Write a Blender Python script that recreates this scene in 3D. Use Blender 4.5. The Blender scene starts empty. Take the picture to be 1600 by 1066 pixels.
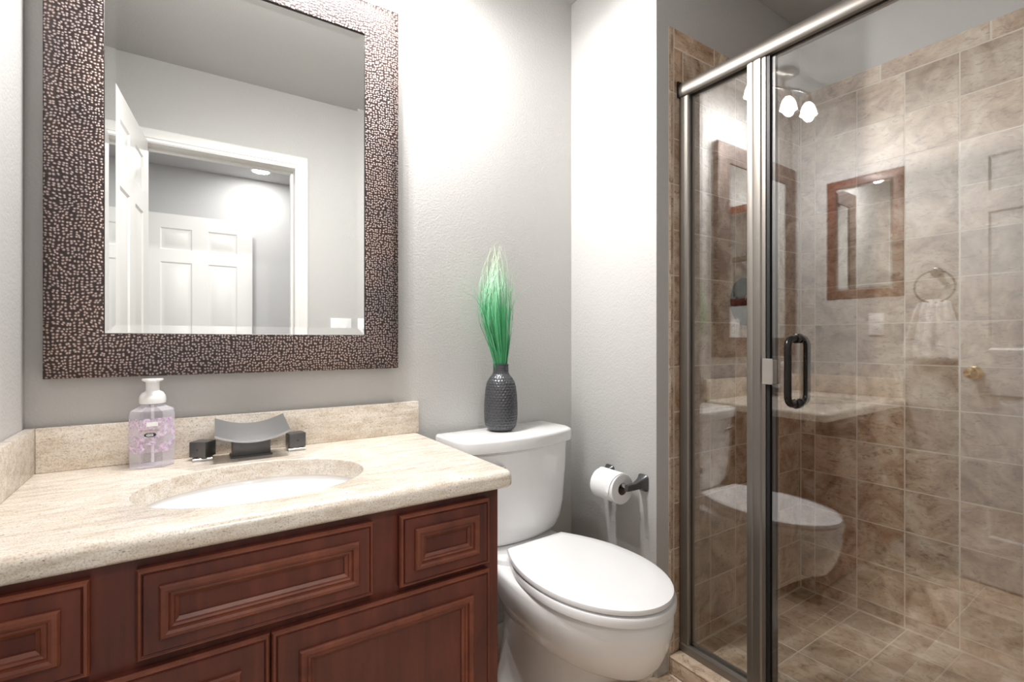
import bpy, bmesh, math, random
from mathutils import Vector, Matrix
random.seed(7)
PI = math.pi
SC = bpy.context.scene
COL = SC.collection

# ------------------------------------------------------------------ camera, world, exposure
cam_data = bpy.data.cameras.new('camera')
cam_data.sensor_fit = 'HORIZONTAL'
cam_data.sensor_width = 36.0
cam_data.lens = 768.0 / 1600.0 * 36.0
cam_data.clip_start = 0.02
cam = bpy.data.objects.new('camera', cam_data)
COL.objects.link(cam)
cam.location = (0.0, 0.0, 1.10)
cam.rotation_euler = (PI / 2, 0, -math.atan((800 - 291) / 768.0))
SC.camera = cam

world = bpy.data.worlds.new('world')
SC.world = world
world.use_nodes = True
world.node_tree.nodes['Background'].inputs[0].default_value = (0.8, 0.85, 0.9, 1)
world.node_tree.nodes['Background'].inputs[1].default_value = 0.05

SC.view_settings.view_transform = 'Standard'
SC.view_settings.look = 'None'
SC.view_settings.gamma = 1.0
SC.view_settings.use_curve_mapping = False
SC.view_settings.exposure = 0.25
SC.cycles.max_bounces = 14
SC.cycles.diffuse_bounces = 8
SC.cycles.glossy_bounces = 6
SC.cycles.transparent_max_bounces = 24
SC.cycles.sample_clamp_indirect = 6.0
SC.cycles.caustics_reflective = False

BULB_W = 21.0          # each shade of the vanity track light
GLOW_W = 5.0
HALL_W = 10.5          # base power of the recessed hall light and the added fill light

# room coordinates (metres): camera stands in the doorway at the origin
XL, YB = -0.298, 1.5          # left wall, back wall (mirror wall)
XW, YV = 1.277, 1.075         # alcove side wall, shower valve wall
XF = 2.192                    # shower far wall
YC, YC2 = 0.055, -0.065         # front wall (the one with the doorway)
ZC = 2.44
XG = 1.400                    # shower glass plane


# ------------------------------------------------------------------ material helpers
def mat(name):
    m = bpy.data.materials.new(name)
    m.use_nodes = True
    nt = m.node_tree
    return m, nt, nt.nodes['Principled BSDF']


def N(nt, kind, **kw):
    n = nt.nodes.new(kind)
    for k, v in kw.items():
        if k.startswith('i_'):
            key = k[2:]
            key = int(key) if key.isdigit() else key.replace('_', ' ')
            n.inputs[key].default_value = v
        else:
            setattr(n, k, v)
    return n


def L(nt, a, b):
    nt.links.new(a, b)


def coords(nt, scale=(1, 1, 1), rot=(0, 0, 0)):
    tc = N(nt, 'ShaderNodeTexCoord')
    mp = N(nt, 'ShaderNodeMapping')
    mp.inputs['Scale'].default_value = scale
    mp.inputs['Rotation'].default_value = rot
    L(nt, tc.outputs['Object'], mp.inputs['Vector'])
    return mp.outputs['Vector']


def ramp(nt, fac, stops):
    r = N(nt, 'ShaderNodeValToRGB')
    e = r.color_ramp.elements
    while len(e) < len(stops):
        e.new(0.5)
    for el, (p, c) in zip(e, stops):
        el.position = p
        el.color = (*c, 1)
    L(nt, fac, r.inputs['Fac'])
    return r.outputs['Color']


def bump(nt, b, height, strength, dist=0.002):
    n = N(nt, 'ShaderNodeBump')
    n.inputs['Strength'].default_value = strength
    n.inputs['Distance'].default_value = dist
    L(nt, height, n.inputs['Height'])
    L(nt, n.outputs['Normal'], b.inputs['Normal'])


def simple(name, col, rough=0.5, metal=0.0, **kw):
    m, nt, b = mat(name)
    b.inputs['Base Color'].default_value = (*col, 1)
    b.inputs['Roughness'].default_value = rough
    b.inputs['Metallic'].default_value = metal
    for k, v in kw.items():
        b.inputs[k.replace('_', ' ')].default_value = v
    # a trace of surface variation so that nothing is perfectly even
    nz = N(nt, 'ShaderNodeTexNoise', i_Scale=60.0, i_Detail=3.0)
    L(nt, coords(nt), nz.inputs['Vector'])
    mr = N(nt, 'ShaderNodeMapRange')
    mr.inputs['To Min'].default_value = max(0.0, rough - 0.03)
    mr.inputs['To Max'].default_value = min(1.0, rough + 0.03)
    L(nt, nz.outputs['Fac'], mr.inputs['Value'])
    if rough > 0.04:
        L(nt, mr.outputs['Result'], b.inputs['Roughness'])
    return m


def paint(name, col, scale=150.0, strength=0.35, rough=0.62):
    m, nt, b = mat(name)
    b.inputs['Base Color'].default_value = (*col, 1)
    b.inputs['Roughness'].default_value = rough
    nz = N(nt, 'ShaderNodeTexNoise', i_Scale=scale, i_Detail=2.0, i_Roughness=0.5)
    L(nt, coords(nt), nz.inputs['Vector'])
    bump(nt, b, nz.outputs['Fac'], strength, 0.003)
    return m


def tile_mat(name, c_lo, c_mid, c_hi):
    m, nt, b = mat(name)
    v = coords(nt)
    geo = N(nt, 'ShaderNodeNewGeometry')
    # every tile gets its own cut of the stone pattern
    ad = N(nt, 'ShaderNodeVectorMath', operation='MULTIPLY_ADD')
    cmb = N(nt, 'ShaderNodeCombineXYZ')
    for k in range(3):
        L(nt, geo.outputs['Random Per Island'], cmb.inputs[k])
    ad.inputs[1].default_value = (37.0, 53.0, 71.0)
    L(nt, cmb.outputs[0], ad.inputs[0])
    L(nt, v, ad.inputs[2])
    n1 = N(nt, 'ShaderNodeTexNoise', i_Scale=9.0, i_Detail=8.0, i_Roughness=0.62, i_Distortion=1.1)
    n2 = N(nt, 'ShaderNodeTexNoise', i_Scale=42.0, i_Detail=8.0, i_Roughness=0.72, i_Distortion=1.6)
    L(nt, ad.outputs[0], n1.inputs['Vector'])
    st = N(nt, 'ShaderNodeMapping')
    st.inputs['Scale'].default_value = (0.6, 0.6, 1.5)
    L(nt, ad.outputs[0], st.inputs['Vector'])
    L(nt, st.outputs[0], n2.inputs['Vector'])
    c1 = ramp(nt, n1.outputs['Fac'], [(0.34, c_lo), (0.52, c_mid), (0.68, c_hi)])
    vein = ramp(nt, n2.outputs['Fac'], [(0.34, (0.46, 0.38, 0.32)), (0.47, (1, 1, 1)), (0.70, (1.10, 1.09, 1.07))])
    mx = N(nt, 'ShaderNodeMixRGB', blend_type='MULTIPLY')
    mx.inputs['Fac'].default_value = 0.92
    L(nt, c1, mx.inputs[1])
    L(nt, vein, mx.inputs[2])
    hs = N(nt, 'ShaderNodeHueSaturation')
    mr = N(nt, 'ShaderNodeMapRange')
    mr.inputs['To Min'].default_value = 0.86
    mr.inputs['To Max'].default_value = 1.14
    L(nt, geo.outputs['Random Per Island'], mr.inputs['Value'])
    L(nt, mr.outputs['Result'], hs.inputs['Value'])
    L(nt, mx.outputs['Color'], hs.inputs['Color'])
    L(nt, hs.outputs['Color'], b.inputs['Base Color'])
    b.inputs['Roughness'].default_value = 0.38
    bump(nt, b, n2.outputs['Fac'], 0.12, 0.002)
    return m


def wood_mat(name, dark, light, scale=(26, 26, 2.2), rough=0.4):
    m, nt, b = mat(name)
    n1 = N(nt, 'ShaderNodeTexNoise', i_Scale=1.0, i_Detail=6.0, i_Roughness=0.6, i_Distortion=0.8)
    L(nt, coords(nt, scale), n1.inputs['Vector'])
    n2 = N(nt, 'ShaderNodeTexNoise', i_Scale=5.0, i_Detail=3.0)
    L(nt, coords(nt), n2.inputs['Vector'])
    mx = N(nt, 'ShaderNodeMath', operation='MULTIPLY_ADD')
    mx.inputs[1].default_value = 0.45
    L(nt, n2.outputs['Fac'], mx.inputs[0])
    m2 = N(nt, 'ShaderNodeMath', operation='MULTIPLY')
    m2.inputs[1].default_value = 0.55
    L(nt, n1.outputs['Fac'], m2.inputs[0])
    L(nt, m2.outputs[0], mx.inputs[2])
    c = ramp(nt, mx.outputs[0], [(0.34, dark), (0.66, light)])
    L(nt, c, b.inputs['Base Color'])
    b.inputs['Roughness'].default_value = rough
    b.inputs['Coat Weight'].default_value = 0.06
    b.inputs['Coat Roughness'].default_value = 0.25
    bump(nt, b, n1.outputs['Fac'], 0.06, 0.001)
    return m


def granite_mat():
    m, nt, b = mat('granite')
    n1 = N(nt, 'ShaderNodeTexNoise', i_Scale=1.0, i_Detail=7.0, i_Roughness=0.65, i_Distortion=0.6)
    L(nt, coords(nt, (14, 55, 55)), n1.inputs['Vector'])
    base = ramp(nt, n1.outputs['Fac'], [(0.30, (0.56, 0.475, 0.385)), (0.48, (0.69, 0.625, 0.545)), (0.66, (0.79, 0.75, 0.69))])
    n2 = N(nt, 'ShaderNodeTexNoise', i_Scale=1.0, i_Detail=3.0, i_Roughness=0.7)
    L(nt, coords(nt, (85, 230, 230)), n2.inputs['Vector'])
    fl = ramp(nt, n2.outputs['Fac'], [(0.29, (0.16, 0.15, 0.15)), (0.37, (1, 1, 1))])
    n3 = N(nt, 'ShaderNodeTexNoise', i_Scale=380.0, i_Detail=2.0)
    L(nt, coords(nt), n3.inputs['Vector'])
    gr = ramp(nt, n3.outputs['Fac'], [(0.32, (0.72, 0.68, 0.64)), (0.5, (1, 1, 1)), (0.7, (1.08, 1.07, 1.05))])
    m1 = N(nt, 'ShaderNodeMixRGB', blend_type='MULTIPLY')
    m1.inputs['Fac'].default_value = 0.8
    L(nt, base, m1.inputs[1])
    L(nt, fl, m1.inputs[2])
    m2 = N(nt, 'ShaderNodeMixRGB', blend_type='MULTIPLY')
    m2.inputs['Fac'].default_value = 0.9
    L(nt, m1.outputs[0], m2.inputs[1])
    L(nt, gr, m2.inputs[2])
    L(nt, m2.outputs[0], b.inputs['Base Color'])
    b.inputs['Roughness'].default_value = 0.22
    return m


def hammered_mat():
    """Dark patinated copper covered in small raised beads with bright worn tops."""
    m, nt, b = mat('hammered_copper')
    v = coords(nt)
    wob = N(nt, 'ShaderNodeTexNoise', i_Scale=14.0, i_Detail=2.0)
    L(nt, v, wob.inputs['Vector'])
    ad = N(nt, 'ShaderNodeVectorMath', operation='MULTIPLY_ADD')
    ad.inputs[1].default_value = (0.02, 0.02, 0.02)
    L(nt, wob.outputs['Color'], ad.inputs[0])
    L(nt, v, ad.inputs[2])
    vo = N(nt, 'ShaderNodeTexVoronoi', feature='F1', voronoi_dimensions='2D')
    vo.inputs['Scale'].default_value = 140.0
    vo.inputs['Randomness'].default_value = 0.6
    sp_ = N(nt, 'ShaderNodeSeparateXYZ')
    cb_ = N(nt, 'ShaderNodeCombineXYZ')
    L(nt, ad.outputs[0], sp_.inputs[0])
    L(nt, sp_.outputs['X'], cb_.inputs['X'])
    L(nt, sp_.outputs['Z'], cb_.inputs['Y'])
    L(nt, cb_.outputs[0], vo.inputs['Vector'])
    dome = N(nt, 'ShaderNodeMapRange', interpolation_type='SMOOTHSTEP')
    dome.inputs['From Min'].default_value = 0.56
    dome.inputs['From Max'].default_value = 0.05
    L(nt, vo.outputs['Distance'], dome.inputs['Value'])
    c = ramp(nt, dome.outputs['Result'], [(0.08, (0.05, 0.036, 0.034)), (0.5, (0.20, 0.15, 0.14)), (0.95, (0.58, 0.48, 0.43))])
    n2 = N(nt, 'ShaderNodeTexNoise', i_Scale=7.0, i_Detail=4.0)
    L(nt, v, n2.inputs['Vector'])
    tint = ramp(nt, n2.outputs['Fac'], [(0.35, (0.62, 0.66, 0.72)), (0.6, (1.0, 0.92, 0.88))])
    mx = N(nt, 'ShaderNodeMixRGB', blend_type='MULTIPLY')
    mx.inputs['Fac'].default_value = 0.8
    L(nt, c, mx.inputs[1])
    L(nt, tint, mx.inputs[2])
    L(nt, mx.outputs[0], b.inputs['Base Color'])
    b.inputs['Metallic'].default_value = 0.35
    b.inputs['Roughness'].default_value = 0.42
    bump(nt, b, dome.outputs['Result'], 0.55, 0.0022)
    return m


def thin_glass(name, tint=(0.975, 0.985, 0.98)):
    """Clear pane: both faces reflect by Fresnel, the rest passes straight through."""
    m = bpy.data.materials.new(name)
    m.use_nodes = True
    nt = m.node_tree
    nt.nodes.clear()
    out = N(nt, 'ShaderNodeOutputMaterial')
    geo = N(nt, 'ShaderNodeNewGeometry')
    io = N(nt, 'ShaderNodeMapRange')
    io.inputs['To Min'].default_value = 2.3
    io.inputs['To Max'].default_value = 1 / 2.3
    L(nt, geo.outputs['Backfacing'], io.inputs['Value'])
    fr = N(nt, 'ShaderNodeFresnel')
    L(nt, io.outputs['Result'], fr.inputs['IOR'])
    tr = N(nt, 'ShaderNodeBsdfTransparent')
    tr.inputs['Color'].default_value = (*tint, 1)
    gl = N(nt, 'ShaderNodeBsdfGlossy')
    gl.inputs['Roughness'].default_value = 0.0
    gl.inputs['Color'].default_value = (1, 1, 1, 1)
    mx = N(nt, 'ShaderNodeMixShader')
    L(nt, fr.outputs['Fac'], mx.inputs['Fac'])
    L(nt, tr.outputs[0], mx.inputs[1])
    L(nt, gl.outputs[0], mx.inputs[2])
    L(nt, mx.outputs[0], out.inputs['Surface'])
    return m


def emit(name, col, strength):
    m, nt, b = mat(name)
    b.inputs['Base Color'].default_value = (0.9, 0.9, 0.9, 1)
    b.inputs['Emission Color'].default_value = (*col, 1)
    b.inputs['Emission Strength'].default_value = strength
    return m


M = {}
M['paint'] = paint('wall_paint', (0.535, 0.53, 0.521))
M['ceiling'] = paint('ceiling_paint', (0.54, 0.535, 0.527), 120, 0.3)
M['hall_paint'] = paint('hall_paint', (0.60, 0.60, 0.605), 120, 0.15)
M['trim'] = paint('white_trim', (0.82, 0.815, 0.80), 40, 0.03, 0.35)
M['tile'] = tile_mat('stone_tile', (0.36, 0.225, 0.14), (0.60, 0.45, 0.325), (0.76, 0.65, 0.53))
M['tile_floor'] = tile_mat('stone_floor_tile', (0.40, 0.275, 0.185), (0.62, 0.485, 0.365), (0.78, 0.68, 0.56))
M['grout'] = paint('grout', (0.80, 0.71, 0.60), 300, 0.2, 0.8)
M['floor_grout'] = paint('floor_grout', (0.80, 0.73, 0.64), 300, 0.2, 0.8)
M['wood'] = wood_mat('cherry_wood', (0.050, 0.0115, 0.0075), (0.150, 0.034, 0.019))
M['wood_edge'] = wood_mat('cherry_moulding', (0.10, 0.024, 0.012), (0.215, 0.060, 0.028), (20, 20, 20), 0.48)
M['granite'] = granite_mat()
M['porcelain'] = simple('porcelain', (0.86, 0.86, 0.86), 0.10)
M['plastic_white'] = simple('white_plastic', (0.86, 0.86, 0.87), 0.22)
M['hammered'] = hammered_mat()
M['mirror'] = simple('mirror_silver', (0.90, 0.915, 0.905), 0.0, 1.0)
M['dark_lip'] = simple('dark_lip', (0.03, 0.025, 0.024), 0.4, 0.5)
M['pewter'] = simple('brushed_pewter', (0.47, 0.475, 0.485), 0.36, 0.92)
M['pewter_dark'] = simple('dark_pewter', (0.13, 0.13, 0.135), 0.36, 0.85)
M['bronze'] = simple('brushed_bronze', (0.265, 0.245, 0.222), 0.42, 0.9)
M['bronze_dark'] = simple('oiled_bronze', (0.022, 0.019, 0.018), 0.22, 0.6)
M['gasket'] = simple('black_gasket', (0.008, 0.008, 0.008), 0.5)
M['chrome'] = simple('chrome', (0.80, 0.80, 0.81), 0.12, 1.0)
M['nickel'] = simple('satin_nickel', (0.62, 0.60, 0.58), 0.3, 1.0)
M['brass'] = simple('brass', (0.78, 0.58, 0.30), 0.15, 1.0)
M['copper'] = simple('copper', (0.55, 0.26, 0.15), 0.25, 1.0)
M['glass'] = thin_glass('shower_glass')
M['vase'] = simple('graphite_ceramic', (0.075, 0.078, 0.086), 0.26, 0.35)
M['paper'] = simple('tissue_paper', (0.86, 0.86, 0.86), 0.9)
M['card'] = simple('cardboard', (0.25, 0.19, 0.14), 0.9)
M['towel'] = paint('terry_towel', (0.86, 0.86, 0.87), 420, 0.9, 0.95)
M['carpet'] = paint('hall_carpet', (0.40, 0.37, 0.33), 300, 0.9, 0.95)
M['slot'] = simple('dark_slot', (0.05, 0.05, 0.05), 0.6)


# ------------------------------------------------------------------ mesh helpers
def box(bm, x0, x1, y0, y1, z0, z1, bev=0.0, seg=2, mtx=None):
    t = bmesh.new()
    bmesh.ops.create_cube(t, size=1.0)
    for v in t.verts:
        v.co = Vector(((x0 + x1) / 2 + v.co.x * (x1 - x0), (y0 + y1) / 2 + v.co.y * (y1 - y0), (z0 + z1) / 2 + v.co.z * (z1 - z0)))
    if bev > 0:
        bmesh.ops.bevel(t, geom=list(t.edges), offset=bev, segments=seg, affect='EDGES', profile=0.5)
    merge(bm, t, mtx)


def merge(bm, t, mtx=None):
    vm = {}
    for v in t.verts:
        co = mtx @ v.co if mtx else v.co
        vm[v.index if False else v] = bm.verts.new(co)
    for f in t.faces:
        try:
            bm.faces.new([vm[v] for v in f.verts])
        except ValueError:
            pass
    t.free()


def loft(bm, rings, cap0=True, cap1=True, closed=True, mtx=None):
    """rings: lists of Vector with equal count."""
    vs = [[bm.verts.new(mtx @ Vector(p) if mtx else Vector(p)) for p in r] for r in rings]
    n = len(rings[0])
    for a, b in zip(vs[:-1], vs[1:]):
        for k in range(n if closed else n - 1):
            k2 = (k + 1) % n
            bm.faces.new((a[k], a[k2], b[k2], b[k]))
    if cap0:
        bm.faces.new(list(reversed(vs[0])))
    if cap1:
        bm.faces.new(vs[-1])
    return vs


def lathe(bm, profile, c=(0, 0, 0), axis='z', n=40, cap0=True, cap1=True, mtx=None):
    rings = []
    for r, h in profile:
        ring = []
        for k in range(n):
            a = 2 * PI * k / n
            p = (r * math.cos(a), r * math.sin(a), h)
            if axis == 'y':
                p = (r * math.cos(a), -h, r * math.sin(a))
            elif axis == 'x':
                p = (h, r * math.cos(a), r * math.sin(a))
            ring.append(Vector(c) + Vector(p))
        rings.append(ring)
    loft(bm, rings, cap0, cap1, True, mtx)


def tube(bm, pts, r, n=12, caps=True, closed=False):
    pts = [Vector(p) for p in pts]
    rr = r if isinstance(r, (list, tuple)) else [r] * len(pts)
    rings = []
    up = None
    m = len(pts)
    for i, p in enumerate(pts):
        if closed:
            d = pts[(i + 1) % m] - pts[i - 1]
        else:
            d = pts[min(i + 1, m - 1)] - pts[max(i - 1, 0)]
        d.normalize()
        if up is None:
            up = Vector((0, 0, 1)) if abs(d.z) < 0.9 else Vector((1, 0, 0))
        up = (up - d * up.dot(d)).normalized()
        s = d.cross(up)
        rings.append([p + (up * math.cos(2 * PI * k / n) + s * math.sin(2 * PI * k / n)) * rr[i] for k in range(n)])
    if closed:
        vs = [[bm.verts.new(q) for q in ring] for ring in rings]
        for i in range(m):
            a, b = vs[i], vs[(i + 1) % m]
            for k in range(n):
                bm.faces.new((a[k], a[(k + 1) % n], b[(k + 1) % n], b[k]))
    else:
        loft(bm, rings, caps, caps)


def build(name, bm, m, parent=None, off=None, angle=35.0, smooth=True):
    """Link a bmesh as one object. World coordinates; off moves it into the parent's frame."""
    if off is None and parent is not None:
        q = parent
        off = Vector((0, 0, 0))
        while q is not None:
            off += q.location
            q = q.parent
    if off is not None and parent is not None:
        bmesh.ops.translate(bm, verts=bm.verts, vec=-Vector(off))
    bmesh.ops.recalc_face_normals(bm, faces=bm.faces)
    me = bpy.data.meshes.new(name)
    bm.to_mesh(me)
    bm.free()
    if smooth:
        me.polygons.foreach_set('use_smooth', [True] * len(me.polygons))
        me.set_sharp_from_angle(angle=math.radians(angle))
    me.materials.append(m)
    o = bpy.data.objects.new(name, me)
    COL.objects.link(o)
    o.parent = parent
    return o


def thing(name, label, cat, loc=(0, 0, 0), rotz=0.0, group=None):
    o = bpy.data.objects.new(name, None)
    o.empty_display_size = 0.05
    COL.objects.link(o)
    o.location = loc
    o.rotation_euler = (0, 0, rotz)
    o['label'] = label
    o['category'] = cat
    if group:
        o['group'] = group
    return o


def tag(o, label, cat, group=None):
    o['label'] = label
    o['category'] = cat
    if group:
        o['group'] = group
    return o


def struct(o, label=None, cat=None):
    o['kind'] = 'structure'
    if label:
        o['label'] = label
    if cat:
        o['category'] = cat
    return o


def sbox(name, m, dims, label, cat, bev=0.0):
    bm = bmesh.new()
    box(bm, *dims, bev=bev)
    return struct(build(name, bm, m), label, cat)


# ------------------------------------------------------------------ the room shell
sbox('floor', M['grout'], (XL - 0.1, XG + 0.08, YC2 - 0.001, YB + 0.1, -0.06, -0.002), 'bathroom floor bed under beige tiles', 'floor')
sbox('ceiling', M['ceiling'], (XL - 0.1, XF + 0.1, YC2, YB + 0.1, ZC, ZC + 0.08), 'flat grey painted bathroom ceiling', 'ceiling')
sbox('wall_back', M['paint'], (XL - 0.1, XW + 0.02, YB, YB + 0.1, -0.05, ZC), 'grey painted wall behind mirror and toilet', 'wall')
sbox('wall_left', M['paint'], (XL - 0.1, XL, YC, YB, -0.05, ZC), 'pale grey painted wall at the left end of the vanity', 'wall')
bm = bmesh.new()
box(bm, XW, XF + 0.1, YV, YB + 0.1, -0.05, ZC, bev=0.004)
struct(build('wall_alcove', bm, M['paint']), 'grey wall beside toilet that turns into the shower', 'wall')
sbox('wall_shower', M['paint'], (XF, XF + 0.1, YC, YV, -0.05, ZC), 'grey painted shower wall above the tile', 'wall')

# front wall with the doorway (the camera stands in it)
DX0, DX1, DZ = -0.155, 0.495, 2.04
bm = bmesh.new()
box(bm, XL - 0.1, DX0 - 0.02, YC2, YC, -0.05, ZC)
box(bm, DX1 + 0.02, XF + 0.1, YC2, YC, -0.05, ZC)
box(bm, DX0 - 0.02, DX1 + 0.02, YC2, YC, DZ + 0.02, ZC)
struct(build('wall_front', bm, M['paint']), 'grey wall around the doorway, seen in the mirror', 'wall')

# door jamb and casing
bm = bmesh.new()
box(bm, DX0 - 0.02, DX0, YC2 - 0.004, YC + 0.004, 0, DZ)
box(bm, DX1, DX1 + 0.02, YC2 - 0.004, YC + 0.004, 0, DZ)
box(bm, DX0 - 0.02, DX1 + 0.02, YC2 - 0.004, YC + 0.004, DZ, DZ + 0.02)
box(bm, DX1 - 0.011, DX1, YC2 + 0.02, YC2 + 0.055, 0, DZ - 0.011)
box(bm, DX0, DX1, YC2 + 0.02, YC2 + 0.055, DZ - 0.011, DZ)
struct(build('trim_1', bm, M['trim']), 'white door jamb lining the doorway, seen in the mirror', 'trim')


def casing(y, sgn, name, label):
    bm = bmesh.new()
    W = 0.062
    prof = [(0.0, 0.0), (0.0, 0.009), (0.012, 0.012), (0.016, 0.016), (0.046, 0.019), (0.056, 0.017), (W, 0.011), (W, 0.0)]
    rings = []
    x0, x1, zt = DX0 - 0.004, DX1 + 0.004, DZ + 0.004
    for p, d in prof:
        yy = y + sgn * d
        rings.append([Vector((x0 - p, yy, 0)), Vector((x0 - p, yy, zt + p)), Vector((x1 + p, yy, zt + p)), Vector((x1 + p, yy, 0))])
    loft(bm, rings, False, False, closed=False)
    return struct(build(name, bm, M['trim'], angle=20), label, 'trim')


casing(YC, 1, 'trim_2', 'white moulded door casing on the bathroom side, seen in the mirror')
casing(YC2, -1, 'trim_3', 'white moulded door casing on the hall side')


def six_panel_door(name, w, h, th, label, knob_x=None, knob_side=(1,)):
    """Leaf with its hinge edge at local x=0, spanning +x, thickness centred on y=0."""
    bm = bmesh.new()
    box(bm, 0, w, -th / 2 + 0.006, th / 2 - 0.006, 0.008, h)
    st = 0.105 if w > 0.6 else 0.1
    mid = w / 2
    zz = [(0.22, 0.86), (1.06, 1.68), (1.77, 1.93)]
    rails = [(0.008, 0.22), (0.86, 1.06), (1.68, 1.77), (1.93, h)]
    cols = [(st, mid - 0.05), (mid + 0.05, w - st)]
    for s in (-1, 1):
        ya, yb = sorted((s * (th / 2 - 0.0075), s * th / 2))
        for xa, xb in ((0, st), (mid - 0.05, mid + 0.05), (w - st, w)):
            box(bm, xa, xb, ya, yb, 0.008, h)
        for za, zb in rails:
            for xa, xb in cols:
                box(bm, xa, xb, ya, yb, za, zb)
        yf, yr = s * th / 2, s * (th / 2 - 0.0065)
        for xa, xb in cols:
            for za, zb in zz:
                prof = [(0.0, yf), (0.010, yr), (0.018, yr), (0.040, s * (th / 2 - 0.001))]
                rings = [[Vector((xa + p, y, za + p)), Vector((xb - p, y, za + p)), Vector((xb - p, y, zb - p)), Vector((xa + p, y, zb - p))] for p, y in prof]
                loft(bm, rings, False, True)
    leaf = struct(build(name, bm, M['trim'], angle=15), label, 'door')
    if knob_x is not None:
        for s in knob_side:
            kb = bmesh.new()
            mt = Matrix.Translation((knob_x, s * th / 2, 0.955)) @ Matrix.Rotation(-s * PI / 2, 4, 'X')
            lathe(kb, [(0.030, 0.0005), (0.030, 0.005), (0.024, 0.009), (0.012, 0.013), (0.011, 0.024), (0.018, 0.030), (0.026, 0.036), (0.028, 0.043), (0.025, 0.050), (0.014, 0.055), (0.003, 0.056)], n=28, mtx=mt)
            k = build('door_knob', kb, M['brass'], leaf, off=Vector((0, 0, 0)))
            k['label'] = 'polished brass door knob'
    return leaf


d1 = six_panel_door('door_1', 0.64, 2.032, 0.035, 'white six panel bathroom door swung open, seen in the mirror', 0.580, (-1,))
d1.location = (DX0 - 0.012, YC + 0.024, 0.0)
d1.rotation_euler = (0, 0, math.radians(96.0))
d2 = six_panel_door('door_2', 0.70, 2.032, 0.035, 'white six panel hall door seen through the doorway in the mirror')
d2.location = (-0.263, -1.46, 0.0)

# hall beyond the doorway
HX0, HX1, HY = -1.1, 1.5, -1.64
sbox('floor_hall', M['carpet'], (HX0, HX1, HY, YC2 - 0.002, -0.06, 0.0), 'carpeted floor of the hall', 'floor')
sbox('ceiling_hall', M['hall_paint'], (HX0, HX1, HY, YC2 - 0.001, ZC, ZC + 0.06), 'grey hall ceiling, seen in the mirror', 'ceiling')
sbox('wall_hall_back', M['hall_paint'], (HX0, HX1, HY - 0.08, HY, -0.05, ZC), 'grey hall wall behind the hall door, seen in the mirror', 'wall')
sbox('wall_hall_left', M['hall_paint'], (HX0 - 0.08, HX0, HY - 0.08, YC2, -0.05, ZC), 'grey wall at the left end of the hall', 'wall')
sbox('wall_hall_right', M['hall_paint'], (HX1, HX1 + 0.08, HY - 0.08, YC2, -0.05, ZC), 'grey wall at the right end of the hall', 'wall')
bm = bmesh.new()
box(bm, XW - 0.015, XW, YV + 0.012, YB, 0, 0.085, bev=0.003)
struct(build('baseboard_right', bm, M['trim']), 'white baseboard along the alcove wall', 'baseboard')
bm = bmesh.new()
box(bm, 0.600, XW - 0.016, YB - 0.015, YB, 0, 0.085, bev=0.003)
struct(build('baseboard_back', bm, M['trim']), 'white baseboard behind the toilet', 'baseboard')
bm = bmesh.new()
box(bm, DX1 + 0.07, XG - 0.09, YC, YC + 0.014, 0, 0.085, bev=0.003)
struct(build('baseboard_front', bm, M['trim']), 'white baseboard along the doorway wall', 'baseboard')


# ------------------------------------------------------------------ tile work
def tile_block(bm, plane, off, u0, u1, v0, v1, th=0.006, g=0.0044, bev=0.0008):
    """One tile standing proud of a plane. plane 'x': faces -x at x=off, u=y v=z; 'y': faces -y at y=off, u=x v=z; 'z': faces up."""
    u0, u1, v0, v1 = u0 + g / 2, u1 - g / 2, v0 + g / 2, v1 - g / 2
    if u1 - u0 < 0.004 or v1 - v0 < 0.004:
        return
    if plane == 'x':
        box(bm, off - th, off, u0, u1, v0, v1, bev=bev, seg=1)
    elif plane == 'y':
        box(bm, u0, u1, off - th, off, v0, v1, bev=bev, seg=1)
    else:
        box(bm, u0, u1, v0, v1, off, off + th, bev=bev, seg=1)


def cuts(a, b, start, pitch):
    """Joint positions between a and b for a grid through start."""
    k = math.ceil((a - start) / pitch + 1e-6)
    r = [a]
    while start + k * pitch < b - 1e-6:
        if start + k * pitch > a + 1e-6:
            r.append(start + k * pitch)
        k += 1
    r.append(b)
    return r


PT = 0.1535
rows = [0.052, 0.100] + [0.100 + 0.1524 * k for k in range(1, 14)]
ztop = 2.148
SZ = 0.05                                # shower floor level
# far wall
bm = bmesh.new()
box(bm, XF - 0.0055, XF - 0.0005, YC + 0.001, YV - 0.001, 0.03, ztop - 0.004)
g1 = struct(build('wall_shower_grout', bm, M['grout']), 'pale grout bed behind the shower wall tiles', 'grout')
bm = bmesh.new()
ys = cuts(YC + 0.008, YV - 0.008, 1.011, PT)
for a, b in zip(ys[:-1], ys[1:]):
    for c, d in zip(rows[:-1], rows[1:]):
        tile_block(bm, 'x', XF - 0.0005, a, b, c, d)
yb_ = cuts(YC + 0.008, YV - 0.008, 0.780, 0.307)
for a, b in zip(yb_[:-1], yb_[1:]):
    tile_block(bm, 'x', XF - 0.0005, a, b, rows[-1], ztop, bev=0.002)
struct(build('wall_shower_tile', bm, M['tile'], angle=25), 'brown stone tiles on the long shower wall', 'tile wall')
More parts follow.
